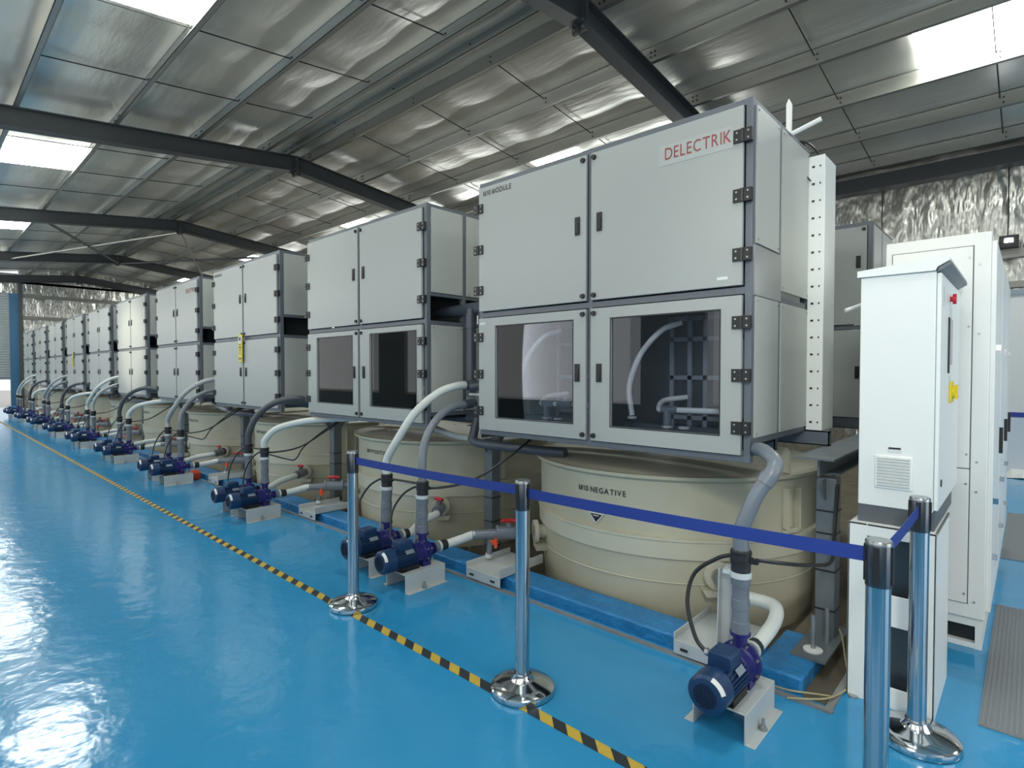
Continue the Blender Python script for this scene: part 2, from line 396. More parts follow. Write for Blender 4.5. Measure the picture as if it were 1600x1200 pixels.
# ------------------------------------------------------------------ battery cabinets
W = 1.93; ZB = 1.05; HH = 1.81
def door_part(root, x0, x1, z0, z1, left, window, hz):
    m = MB()
    if window:
        a, b, c, d = window
        m.box(x0,x1,-0.022,-0.001,z0,c).box(x0,x1,-0.022,-0.001,d,z1).box(x0,a,-0.022,-0.001,c,d).box(b,x1,-0.022,-0.001,c,d)
    else: m.box(x0,x1,-0.022,-0.001,z0,z1)
    dr = m.build('door', PANEL, root, bevel=0.003 if not window else 0)
    if window:
        a, b, c, d = window
        MB().box(a,b,-0.012,-0.008,c,d).build('window_pane', GLASS, dr)
        MB().box(a-0.006,a,-0.0235,-0.022,c-0.006,d+0.006).box(b,b+0.006,-0.0235,-0.022,c-0.006,d+0.006).box(a,b,-0.0235,-0.022,c-0.006,c).box(a,b,-0.0235,-0.022,d,d+0.006).build('window_gasket', BLACK, dr)
    hx = (x1-0.062) if left else (x0+0.062); zc = z0+(z1-z0)*0.52
    MB().box(hx-0.018,hx+0.018,-0.031,-0.022,hz-0.055,hz+0.055).box(hx-0.012,hx+0.012,-0.035,-0.031,hz-0.045,hz+0.02).build('handle', BLACK, dr, bevel=0.002)
    ex = x0 if left else x1
    for q in (0.17,0.5,0.83):
        z = z0+(z1-z0)*q; h = MB()
        h.box(ex-0.045,ex-0.005,-0.032,-0.022,z-0.032,z+0.032).box(ex+0.005,ex+0.045,-0.032,-0.003,z-0.032,z+0.032).cyl(0.008,(ex,-0.032,z-0.032),(ex,-0.032,z+0.032),8)
        hg = h.build('hinge', BLACK, dr)
        s = MB()
        for sx in (-0.028,0.028):
            for sz in (-0.017,0.017): s.lathe([(0.005,-0.034),(0.005,-0.032)], (ex+sx,0,z+sz), 'y', 6)
        if NEAR[0]: s.build('screw', BOLT, hg)
    kx = (x1-0.022) if left else (x0+0.022)
    for z in (z0+0.03, z1-0.03):
        MB().lathe([(0.014,-0.036),(0.016,-0.022)], (kx,0,z), 'y', 10).box(kx-0.016,kx+0.016,-0.034,-0.030,z-0.008,z+0.008).build('lock_knob', BLACK, dr)
    return dr
NEAR = [True]
def frame_part(root, gap_open):
    m = MB(); hw = W/2
    # front perimeter
    for x0, x1 in ((-hw,-hw+0.035),(hw-0.035,hw),(-0.012,0.020)): m.box(x0,x1,0,0.04,0,HH)
    for z0, z1 in ((0,0.035),(0.845,0.882),(HH-0.035,HH)): m.box(-hw+0.001,hw-0.001,0.0012,0.039,z0+(0.001 if z0 == 0 else 0),z1-(0.001 if z1 == HH else 0))
    # rear posts, side rails
    for y in (0.385,0.92):
        for sx in (-1,1):
            a = sx*hw; m.box(min(a,a-sx*0.04),max(a,a-sx*0.04),y,y+0.04,0.088,HH)
    for sx in (-1,1):
        a = sx*(hw-0.0012); x0, x1 = min(a,a-sx*0.033), max(a,a-sx*0.033)
        for z0, z1 in ((0.09,0.125),(HH-0.03,HH),(0.835,0.87),(1.07,1.10)): m.box(x0,x1,0.0405,0.95,z0,z1-(0.001 if z1 == HH else 0))
    for y in (0.387,0.922): m.box(-hw+0.003,hw-0.003,y,y+0.035,0.092,0.123).box(-hw+0.003,hw-0.003,y,y+0.035,HH-0.028,HH-0.002)
    m.build('frame', FRAME, root, bevel=0.003 if NEAR[0] else 0)
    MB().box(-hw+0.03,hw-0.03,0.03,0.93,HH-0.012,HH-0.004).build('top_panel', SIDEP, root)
def side_panels(root, first):
    hw = W/2
    for sx in (1,-1):
        zsets = [(0.125,0.835),(1.10,HH-0.03)]
        for (y0, y1) in ((0.045,0.383),(0.428,0.918)):
            for (z0, z1) in zsets:
                if first and y0 > 0.4 and z0 > 1: z0 = 0.90
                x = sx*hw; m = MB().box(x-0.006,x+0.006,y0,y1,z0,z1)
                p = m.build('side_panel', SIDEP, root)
                if NEAR[0] and sx == 1:
                    s = MB()
                    for yy in (y0+0.02,y1-0.02):
                        for zz in (z0+0.02,z1-0.02): s.lathe([(0.006,-0.003),(0.006,0.010)], (x,yy,zz), 'x', 6)
                    s.build('screw', BOLT, p)
def inner_closed(root):
    hw = W/2-0.045
    MB().box(-hw,hw,0.045,0.90,0.13,0.84).box(-hw,hw,0.045,0.90,1.10,HH-0.035).box(-hw+0.1,hw-0.25,0.2,0.80,0.84,1.10).build('inner_stack', DARK, root)
def inner_window(root):
    hw = W/2-0.045
    m = MB().box(-hw,hw,0.045,0.90,1.10,HH-0.035).box(-hw,hw,0.50,0.90,0.13,0.84).box(-hw+0.1,hw-0.25,0.2,0.80,0.84,1.10).box(-hw,hw,0.045,0.50,0.06,0.075).box(-hw,hw,0.045,0.5,0.82,0.835).box(-0.01,0.01,0.06,0.5,0.075,0.82)
    m.build('inner_stack', DARK, root)
    r = MB()   # pale rack grid behind the window
    for z in (0.17,0.42,0.66,0.79):
        r.box(-0.62,-0.06,0.475,0.498,z-0.013,z+0.013).box(0.28,0.86,0.475,0.498,z-0.013,z+0.013)
    for x in (-0.62,-0.45,-0.32,-0.2,-0.08,0.30,0.42,0.52,0.64,0.76,0.86): r.box(x-0.014,x+0.014,0.475,0.497,0.10,0.80)
    r.build('rack_grid', INNER, root)
    for dx, ln in ((-0.72,0),(0.19,1)):
        h = MB().tube(spl([(dx,0.18,0.19),(dx-0.02,0.18,0.37),(dx+0.05,0.19,0.56),(dx+0.17,0.22,0.70),(dx+0.26,0.3,0.75)]), 0.017, 8)
        h.build('inner_hose', mat('inner_hose_white',(0.85,0.86,0.83),0,0.4), root)
        e = MB().tube(spl([(dx+0.24,0.42,0.30),(dx+0.15,0.30,0.28),(dx+0.17,0.2,0.235),(dx+0.22,0.18,0.235)]),0.016,8)
        e.tube([(dx+0.28,0.18,0.235),(dx+0.62,0.18,0.24)],0.017,8)
        e.build('inner_hose', mat('inner_hose_white',(0.85,0.86,0.83),0,0.4), root)
        g = MB().cyl(0.024,(dx+0.2,0.18,0.235),(dx+0.30,0.18,0.235),10).cyl(0.024,(dx+0.235,0.18,0.08),(dx+0.235,0.18,0.25),10)
        if not ln: g.cyl(0.03,(dx+0.34,0.18,0.235),(dx+0.46,0.18,0.238),10).cyl(0.02,(dx+0.4,0.18,0.235),(dx+0.4,0.18,0.29),8)
        g.build('inner_fitting', PIPE, root)
        MB().lathe([(0.028,0.17),(0.028,0.185)],(dx,0.18,0),'z',12).lathe([(0.033,0.13),(0.033,0.142)],(dx+0.235,0.18,0),'z',12).lathe([(0.033,0.13),(0.033,0.142)],(dx+0.34,0.18,0),'z',12).build('inner_clamp', CLAMPW, root)

def cabinet(xc, label, window, first=False, y=2.84, group='battery cabinets standing over the tanks'):
    t = thing('battery_cabinet', label, 'cabinet', (xc,y,ZB), 0, group)
    frame_part(t, True); side_panels(t, first)
    (inner_window if window else inner_closed)(t)
    hw = W/2; L0, L1, R0, R1 = -hw+0.012, -0.014, 0.022, hw-0.040
    wl = (-0.782,-0.113,0.135,0.775) if window else None
    wr = (0.165,0.815,0.135,0.770) if window else None
    if window and not first: wr = (0.185,0.855,0.15,0.79); wl = (-0.765,-0.105,0.15,0.79)
    ds = [door_part(t,L0,L1,0.888,HH-0.04,True,None,1.35), door_part(t,R0,R1,0.888,HH-0.04,False,None,1.35),
          door_part(t,L0,L1,0.04,0.838,True,wl,0.45), door_part(t,R0,R1,0.04,0.838,False,wr,0.45)]
    return t, ds
cx = [-1.985-2.56*i for i in range(10)]
cx = [-1.985,-4.530,-7.125,-9.660,-12.220,-14.75,-17.35,-19.95,-22.55,-25.15]
t1, d1 = cabinet(cx[0], 'large grey double cabinet with dark windows, nearest, lettered DELECTRIK in red', True, True)
MB().box(W/2-0.004,W/2+0.005,0.03,0.42,0.84,1.09).build('patch_plate', MIRROR, t1)
MB().box(0.47,0.875,-0.0232,-0.0222,1.575,1.685).build('sticker', mat('sticker_grey', (0.40,0.425,0.41), 0, 0.3), d1[1])
text('DELECTRIK', 0.36, 0.062, INKR, d1[1], (0.507,-0.0245,1.605), 0.0)
text('M10 MODULE', 0.27, 0.036, INK, d1[0], (-0.905,-0.0236,1.705), 0.015)
for d, x in ((d1[1],0.82),(d1[2],-0.92)):
    z = 0.93 if x > 0 else 0.80
    MB().box(x-0.02,x+0.035,-0.0235,-0.0222,z-0.008,z+0.008).build('sticker', STICK, d)
t2, d2 = cabinet(cx[1], 'grey double cabinet with two dark windows, second in the row', True)
NEAR[0] = False
t3, d3 = cabinet(cx[2], 'grey four-door cabinet, third in the row, yellow tag hanging on its doors', False)
text('M8 MODULE', 0.25, 0.036, INK, d3[0], (-0.905,-0.0236,1.705), 0.015)
t4, d4 = cabinet(cx[3], 'grey four-door cabinet, fourth in the row, with small red lettering', False)
for i in range(4,10):
    o = dup(t4, None, (cx[i],2.84,ZB), 'grey four-door cabinet, %s in the row' % ORD[i] + (', with a small yellow tag on its doors' if i == 6 else ', beside the far end wall' if i == 9 else ''))
text('DELECTRIK', 0.36, 0.062, INKR, d4[1], (0.487,-0.0245,1.605), 0.004)
def back_cabinet(x, label):
    t = thing('battery_cabinet', label, 'cabinet', (x,5.9,ZB), 0, 'battery cabinets in the back row')
    frame_part(t, True); side_panels(t, False); inner_closed(t)
    hw = W/2
    for z0, z1, hz in ((0.888,HH-0.04,1.45),(0.04,0.838,0.45)):
        door_part(t,-hw+0.012,-0.014,z0,z1,True,None,hz); door_part(t,0.022,hw-0.040,z0,z1,True,None,hz)
    return t
back_cabinet(-2.03, 'grey four-door cabinet in the back row, seen behind the slotted cable duct')
back_cabinet(-4.63, 'grey four-door cabinet in the back row, hidden behind the second front cabinet')
# things on top / on doors
def tagsign(x, label):
    t = thing('hanging_tag', label, 'safety tag', (x,2.80,1.62), 0, 'yellow hanging tags')
    MB().box(-0.055,0.055,-0.012,0.0,0,0.34).build('board', TAGY, t, bevel=0.003)
    m = MB().lathe([(0.026,-0.0145),(0.026,-0.012)],(0,0,0.285),'y',14)
    m.build('symbol', INK, t)
    m = MB().lathe([(0.045,-0.0135),(0.045,-0.012)],(0,0,0.275),'y',16); m.build('symbol_backing', STICK, t)
    m = MB()
    for z, w in ((0.215,0.022),(0.18,0.040),(0.145,0.020),(0.11,0.016),(0.045,0.048)): m.box(-w,w,-0.0135,-0.012,z-0.009,z+0.009)
    m.build('print', mat('tag_print',(0.16,0.13,0.02),0,0.5), t)
tagsign(-7.145, 'yellow hanging safety tag on the doors of the third cabinet')
tagsign(-17.45, 'small yellow hanging tag on the doors of the seventh cabinet')

t = thing('trunking_offcut', 'white plastic trunking pieces crossed on top of the nearest cabinet', 'trunking', (-1.06,3.52,2.863))
MB().box(-0.013,0.013,-0.013,0.013,0,0.20).prism([(-0.013,0.20),(0.013,0.20),(0.0,0.23)],'y',-0.013,0.013).build('upright_piece', WHITE, t)
m = MB().cyl(0.014,(-0.04,0.0,0.012),(0.165,0.02,0.075),8); m.build('lying_piece', WHITE, t)
o = MB().tube(spl([(-1.07,3.58,2.872),(-1.03,3.68,2.88),(-1.05,3.80,2.86),(-1.01,3.80,2.80),(-1.0,3.77,2.70)]),0.006,6).tube(spl([(-1.05,3.60,2.872),(-1.01,3.70,2.88),(-0.99,3.82,2.86),(-0.965,3.82,2.79)]),0.006,6).tube(spl([(-1.05,3.7,2.87),(-1.02,3.66,2.82),(-1.05,3.68,2.75),(-1.0,3.74,2.66)]),0.004,6).build('loose_wire', CABLE)
tag(o, 'loose grey wires curling from the cabinet top into the slotted duct', 'wire')

# slotted cable duct
t = thing('cable_duct', 'tall white slotted cable duct standing beside the nearest cabinet', 'cable duct', (-0.97,3.75,1.15))
MB().box(-0.045,0.045,0,0.012,0,1.66).box(-0.045,0.045,0.012,0.25,0,1.655).build('trough', CABW, t, bevel=0.003)
m = MB()
for i in range(16):
    z = 0.05+i*0.103
    m.box(-0.025,-0.010,-0.002,0.001,z-0.006,z+0.006).box(0.016,0.024,-0.002,0.001,z-0.005,z+0.005)
m.build('slot', INK, t)

# ------------------------------------------------------------------ platform steel
o = MB()
for y in (3.32,3.75,5.0,6.1):
    pass
def channel(y, x1, label):
    m = MB().box(XE+3,x1,y,y+0.006,1.062,1.148).box(XE+3,x1,y,y+0.05,1.142,1.148).box(XE+3,x1,y,y+0.05,1.062,1.068).box(x1-0.006,x1,y,y+0.05,1.062,1.148)
    return tag(m.build('support_channel', FRAME), label, 'steel channel', 'platform channels')
channel(3.33,-1.06,'long slate steel channel under the fronts of the row of cabinets')
channel(3.75,-0.885,'long slate steel channel under the cabinets, its end below the slotted duct')
channel(5.02,-0.86,'long slate steel channel behind the slotted duct, nearer the back row')
channel(5.95,-0.90,'long slate steel channel under the back row of cabinets')
def column(x, y, zb, label, near=False):
    t = thing('steel_column', label, 'column', (x,y,zb), 0, 'platform columns')
    h = 0.94-zb
    m = MB().box(-0.048,0.048,-0.05,0.05,0.008,h)
    m.prism([(-0.06,h),(-0.15,h),(-0.06,h-0.12)],'x',-0.004,0.004); m.prism([(0.05,h),(0.15,h),(0.06,h-0.12)],'x',-0.004,0.004)
    m.build('post', PLATE, t, bevel=0.004)
    MB().box(-0.08,0.08,-0.36,0.14,0,0.010).build('base_plate', PLATE, t)
    b = MB()
    for yy in (-0.26,-0.12): b.cyl(0.011,(0.0 if yy < -0.2 else 0.03,yy,0.01),(0.0 if yy < -0.2 else 0.03,yy,0.19),8)
    b.build('anchor_bolt', BOLT, t)
    if near: MB().lathe([(0.045,0.010),(0.045,0.018),(0.02,0.022)],(0,-0.26,0),'z',18).build('washer', WHITE, t)
    s = MB()
    for z in (0.15,0.36,0.56,0.68):
        if z < h: s.box(-0.046,0.052,-0.054,0.054,z,z+0.008)
    s.build('cable_strap', BLACK, t)
    return t
for i in range(10):
    x = -0.80-2.56*i
    lab = 'slate grey square steel column ' + ('beside the nearest tank, white washer on its foot' if i == 0 else 'between the %s and %s tanks' % (ORD[i-1],ORD[i]))
    column(x+0.005,3.37,0.08 if i == 0 else -0.12,lab,i == 0)
    if i < 9: column(x-0.02,5.6,0.078 if i == 0 else -0.12,'slate grey rear steel column ' + ('behind the control cabinet' if i == 0 else 'behind the %s tank' % ORD[i]))
    m = MB().box(-0.09,0.09,0,3.3,0.108,0.118).box(-0.005,0.005,0.08,3.3,0.01,0.108).box(-0.06,0.06,0.25,3.3,0,0.01)
    tag(m.build('cross_beam', PLATE, None, (x-0.02,3.19,0.942)), 'short steel cross beam on the ' + ('nearest column, seen from above' if i == 0 else '%s column from the front' % ORD[i]), 'beam', 'platform cross beams')

# ------------------------------------------------------------------ tanks
def tank(xc, label, txt, near):
    t = thing('storage_tank', label, 'tank', (xc,4.08,-0.20), 0, 'beige tanks under the cabinets')
    seg = 72
    MB().lathe([(0.985,0.08),(1.005,0.3),(1.015,0.56),(1.02,0.70),(1.025,1.0),(1.035,1.03),(1.065,1.05),(1.068,1.07),(1.03,1.075)],(0,0,0),'z',seg,cap=False).build('shell', TANK, t)
    MB().lathe([(1.03,1.075),(0.95,1.09),(0.4,1.12),(0.02,1.125)],(0,0,0),'z',seg,cap=False).build('lid', TANKB, t)
    MB().lathe([(1.018,0.555),(1.036,0.56),(1.038,0.665),(1.045,0.67),(1.045,0.685),(1.02,0.69)],(0,0,0),'z',seg,cap=False).build('belt', TANKB, t)
    MB().lathe([(1.012,0.40),(1.020,0.405),(1.013,0.41)],(0,0,0),'z',seg,cap=False).build('weld_line', TANKB, t)
    for a in (-18.8, 198.8, -90+180):
        ar = math.radians(a); ca, sa = math.cos(ar), math.sin(ar)
        m = MB()
        m.box(1.02,1.06,-0.06,-0.045,0.72,0.98).box(1.02,1.06,0.045,0.06,0.72,0.98).box(1.02,1.045,-0.06,0.06,0.70,0.73)
        m.prism([(0.99,1.08),(1.05,1.08),(1.05,1.20),(1.02,1.24),(0.99,1.20)],'y',-0.055,-0.03)
        b = m.build('lifting_lug', TANKB, t); b.rotation_euler = (0,0,ar)
    # outlet stubs
    for (dx, dy) in ((0.683,-0.771),(-0.654,-0.796)):
        ar = math.atan2(dy,dx)
        m = MB().lathe([(0.05,0.98),(0.05,1.10)],(0,0,0.49),'x',16).lathe([(0.085,1.07),(0.085,1.10)],(0,0,0.49),'x',16)
        m.prism([(-0.09,0.40),(0.09,0.40),(0.07,0.36),(-0.07,0.36)],'x',1.0,1.09)
        b = m.build('outlet_flange', TANKB, t); b.rotation_euler = (0,0,ar)
    if txt:
        R = 1.024
        a0 = math.atan2(3.062-4.08, -2.227+2.07)
        w = 0.36
        text(txt, w, 0.036, INK, t, (0,0,0), 0.016, 'lettering', (0,0,R+0.003,a0,0.915))
        if near:
            aM = -90.5
            def curve(pts, R, m, nm):
                q = MB(); L = []
                for u, z in pts: a = math.radians(aM)+u/R; L.append((R*math.cos(a),R*math.sin(a),z))
                q.quad(*L).build(nm, m, t)
            curve([(-0.062,0.783),(0.062,0.783),(0,0.712)],1.0285,WHITE,'warning_triangle_border')
            curve([(-0.048,0.776),(0.048,0.776),(0,0.722)],1.0295,INK,'warning_triangle')
            curve([(-0.024,0.768),(0.024,0.768),(0.020,0.763),(-0.020,0.763)],1.031,WHITE,'warning_print')
    return t
TX = [-2.07-2.56*i for i in range(10)]
ta = tank(TX[0], 'large round beige tank, nearest, lettered M10 NEGATIVE with a black triangle', 'M10 NEGATIVE', True)
tb = tank(TX[1], 'round beige tank behind the left barrier post, lettered M9 POSITIVE', 'M9 POSITIVE', False)
tc_ = tank(TX[2], 'round beige tank, third in the row, with small dark lettering', 'M8 POSITIVE', False)
td = tank(TX[3], 'round beige tank, fourth in the row, beneath the fourth cabinet', 'M7 NEGATIVE', False)
for i in range(4,10):
    dup(td, None, (TX[i],4.08,-0.20), 'round beige tank, %s in the row, beneath the %s cabinet' % (ORD[i],ORD[i]))

# ------------------------------------------------------------------ pumps
def make_pump():
    t = thing('pump', 'x', 'pump', (0,0,0), 0, 'blue pumps along the row')
    m = MB()
    m.box(-0.112,0.112,-0.13,0.22,0.119,0.125).box(-0.112,-0.106,-0.13,0.22,0,0.119).box(0.106,0.112,-0.13,0.22,0,0.119)
    m.prism([(-0.13,0.0),(0.22,0.0),(0.20,0.004),(-0.13,0.004)],'x',0.106,0.150).prism([(-0.13,0.0),(0.22,0.0),(0.20,0.004),(-0.13,0.004)],'x',-0.150,-0.106)
    b = m.build('base', BASEM, t, bevel=0.002)
    MB().cyl(0.007,(0.13,0.02,0.004),(0.13,0.02,0.05),8).lathe([(0.018,0.004),(0.018,0.009)],(0.13,0.02,0),'z',12).lathe([(0.013,0.009),(0.013,0.022)],(0.13,0.02,0),'z',6).build('anchor_bolt', BOLT, b)
    z = 0.215
    m = MB().lathe([(0.066,-0.20),(0.066,0.02)],(0,0,z),'y',24)
    for i in range(28):
        a = 2*PI*i/28
        if abs(math.sin(a)) > 0.97 and math.sin(a) > 0: continue
        c, s = math.cos(a), math.sin(a)
        p = [(0.062*c-0.0022*s,0.062*s+0.0022*c),(0.077*c-0.0018*s,0.077*s+0.0018*c),(0.077*c+0.0018*s,0.077*s-0.0018*c),(0.062*c+0.0022*s,0.062*s-0.0022*c)]
        m.prism([(u,z+v) for u, v in p],'y',-0.155,0.005)
    m.build('motor', MOTOR, t)
    fc = MB().lathe([(0.050,-0.262),(0.068,-0.258),(0.079,-0.245),(0.080,-0.165),(0.074,-0.160)],(0,0,z),'y',32).build('fan_cover', MOTOR, t)
    g = MB()
    for i in range(-4,5):
        h = math.sqrt(max(0,0.048**2-(i*0.011)**2))
        g.box(i*0.011-0.0015,i*0.011+0.0015,-0.265,-0.2615,z-h,z+h).box(-h,h,-0.265,-0.2615,z+i*0.011-0.0015,z+i*0.011+0.0015)
    g.build('grille', mat('grille_dark',(0.006,0.014,0.04),0,0.5), fc)
    m = MB()
    for i in range(6):
        a = math.radians(18+i*9); a2 = math.radians(18+(i+1)*9)
        m.quad((0.0815*math.cos(a),-0.243,z+0.0815*math.sin(a)),(0.0815*math.cos(a2),-0.243,z+0.0815*math.sin(a2)),(0.070*math.cos(a2),-0.2595,z+0.070*math.sin(a2)),(0.070*math.cos(a),-0.2595,z+0.070*math.sin(a)))
    m.build('arrow_sticker', WHITE, fc)
    tb = MB().prism([(-0.048,0.27),(0.048,0.27),(0.052,0.325),(0.044,0.335),(-0.044,0.335),(-0.046,0.325)],'y',-0.13,-0.02).build('terminal_box', MOTOR, t, bevel=0.003)
    MB().cyl(0.013,(-0.05,-0.07,0.298),(-0.085,-0.07,0.298),10).cyl(0.017,(-0.07,-0.07,0.298),(-0.08,-0.07,0.298),6).build('cable_gland', BOLT, tb)
    MB().prism([(0.052,z+0.056),(0.071,z+0.034),(0.0725,z+0.0355),(0.0535,z+0.0575)],'y',-0.09,-0.02).build('name_plate', mat('name_plate',(0.3,0.36,0.42),0.4,0.4), t)
    MB().box(-0.06,-0.03,-0.12,0.03,0.125,0.16).box(0.03,0.06,-0.12,0.03,0.125,0.16).box(-0.06,0.06,-0.12,-0.08,0.125,0.152).build('motor_foot', BLACK, t)
    h = MB().lathe([(0.070,0.005),(0.080,0.012),(0.074,0.022),(0.072,0.075),(0.080,0.08),(0.080,0.095),(0.094,0.098),(0.094,0.115),(0.070,0.12),(0.066,0.15),(0.035,0.155)],(0,0,z),'y',32)
    h.box(-0.06,0.06,0.06,0.13,0.125,0.165)
    h.lathe([(0.030,0.27),(0.030,0.335),(0.044,0.337),(0.044,0.352)],(0,0.105,0),'z',16)
    h.lathe([(0.030,0.15),(0.030,0.19),(0.042,0.192),(0.042,0.205)],(0,0,z),'y',16)
    hd = h.build('pump_head', HEAD, t)
    b = MB()
    for i in range(8):
        a = 2*PI*(i+0.5)/8; b.lathe([(0.007,0.088),(0.007,0.128)],(0.086*math.cos(a),0,z+0.086*math.sin(a)),'y',6)
    b.build('flange_bolt', BOLT, hd)
    # pipe support plate beside the discharge
    m = MB().prism([(-0.145,0.0),(-0.045,0.0),(-0.045,0.58),(-0.060,0.62),(-0.085,0.62),(-0.105,0.58)],'y',0.155,0.161).prism([(0.10,0.0),(0.155,0.0),(0.155,0.60),(0.13,0.60)],'x',-0.112,-0.106)
    m.build('support_plate', BASEM, t)
    # discharge riser
    m = MB().lathe([(0.040,0.35),(0.040,0.40),(0.036,0.402),(0.036,0.455),(0.039,0.457),(0.039,0.50),(0.036,0.502),(0.036,0.56),(0.041,0.562),(0.041,0.60)],(0,0.105,0),'z',20)
    m.build('riser', PIPE, t)
    MB().lathe([(0.046,0.597),(0.046,0.622)],(0,0.105,0),'z',20).box(-0.075,-0.03,0.09,0.12,0.60,0.618).build('pipe_clamp', CLAMPW, t)
    MB().lathe([(0.041,0.622),(0.041,0.655),(0.044,0.658),(0.044,0.715),(0.040,0.72)],(0,0.105,0),'z',20).build('rubber_coupling', RUBBER, t)
    MB().lathe([(0.0455,0.665),(0.0455,0.675)],(0,0.105,0),'z',20).lathe([(0.0455,0.70),(0.0455,0.71)],(0,0.105,0),'z',20).box(0.04,0.075,0.09,0.115,0.668,0.69).build('hose_clip', BLACK, t)
    return t
pump0 = make_pump()
RXP = [-3.20-2.62*i for i in range(9)]
LXP = [-3.64,-6.22,-8.98,-11.65,-14.22,-17.0,-19.6,-22.1,-24.85]
PYc = 2.40
spots = [(-0.935, 'blue electric pump nearest the camera, facing the aisle on a grey bracket')]
for i in range(9):
    w_ = 'behind the left barrier post' if i == 0 else '%s pair from the camera' % ORD[i]
    spots.append((LXP[i], 'blue electric pump, left one of the pair, ' + w_))
    spots.append((RXP[i], 'blue electric pump, right one of the pair, ' + w_))
for i, (x, l) in enumerate(spots):
    if i == 0: pump0.location = (x,PYc,0); pump0['label'] = l
    else: dup(pump0, None, (x,PYc,0), l)

# discharge hoses
def hose(pts, r, m, label, group='discharge hoses arching from the pumps', end=None):
    t = thing('discharge_hose', label, 'hose', pts[0], 0, group)
    o = Vector(pts[0]); L = [Vector(p)-o for p in pts]
    s = spl(L, 8); MB().tube(s, r, 14).build('hose_body', m, t)
    if end:
        a, b = s[-1], s[-1]+(s[-1]-s[-2]).normalized()*0.07
        MB().tube([a-(b-a)*0.5, b], r+0.008, 14).build('end_coupling', PIPED, t)
    return t
yS = PYc+0.105
# nearest pump: rigid grey pipe leaning to the cabinet underside
t = thing('discharge_pipe', 'grey plastic pipe rising from the nearest pump and bending under the cabinet', 'pipe', (-0.935,yS,0.70))
MB().tube(spl([(0,0,0),(0.0,0,0.10),(0.02,0.01,0.17),(0.055,0.035,0.27),(0.10,0.07,0.355),(0.105,0.11,0.40),(0.06,0.17,0.425),(-0.02,0.30,0.43),(-0.15,0.5,0.40)],8),0.033,18).build('pipe_run', PIPE, t)
MB().tube([(0.078,0.052,0.315),(0.098,0.068,0.352)],0.038,18).tube([(0.0,0.0,0.0),(0.0,0.0,0.03)],0.036,18).build('socket', PIPE, t)
def hi(i, xl, xr, gx):
    wm, gm = [(HOSEW,HOSEG),(HOSED,HOSEW),(HOSEM,HOSEG),(HOSED,HOSEW),(HOSEW,HOSEM),(HOSED,HOSEW),(HOSEM,HOSEG),(HOSED,HOSEW),(HOSEW,HOSEM)][i]
    nm = {HOSEW:'white',HOSEG:'grey',HOSED:'dark grey',HOSEM:'pale grey'}
    w_ = 'pumps behind left barrier post' if i == 0 else 'the %s pump pair' % ORD[i]
    if i % 2 == 0:
        def H(x0, fr): return x0+(gx-x0)*fr
        hose([(xl,yS,0.70),(xl,yS,0.82),(H(xl,0.28),yS+0.03,0.99),(H(xl,0.58),yS+0.12,1.20),(H(xl,0.80),yS+0.28,1.345),(H(xl,0.95),yS+0.42,1.395),(gx,3.03,1.40)],0.031,wm,'%s hose arching high from %s' % (nm[wm],w_),end=True)
        hose([(xr,yS,0.70),(xr,yS,0.84),(H(xr,0.3),yS+0.04,0.99),(H(xr,0.6),yS+0.15,1.13),(H(xr,0.9),yS+0.32,1.225),(gx+0.02,3.0,1.25)],0.029,gm,'%s lower hose beside the arching one from %s' % (nm[gm],w_),end=True)
    else:
        hose([(xl,yS,0.70),(xl+0.02,yS,0.84),(xl+0.10,yS+0.05,1.02),(xl+0.24,yS+0.16,1.16),(xl+0.42,yS+0.33,1.22),(gx+0.10,3.0,1.16),(gx+0.18,3.10,1.00)],0.033,wm,'%s hose humping over into the gap from %s' % (nm[wm],w_))
        hose([(xr,yS,0.70),(xr+0.02,yS,0.80),(xr+0.13,yS+0.08,0.92),(xr+0.32,yS+0.25,0.99),(xr+0.50,yS+0.45,1.015),(xr+0.68,yS+0.68,1.02)],0.033,gm,'%s hose running low under the cabinet from %s' % (nm[gm],w_))
for i in range(9):
    gx = (cx[i]+cx[i+1])/2-0.02
    hi(i, LXP[i], RXP[i], gx)

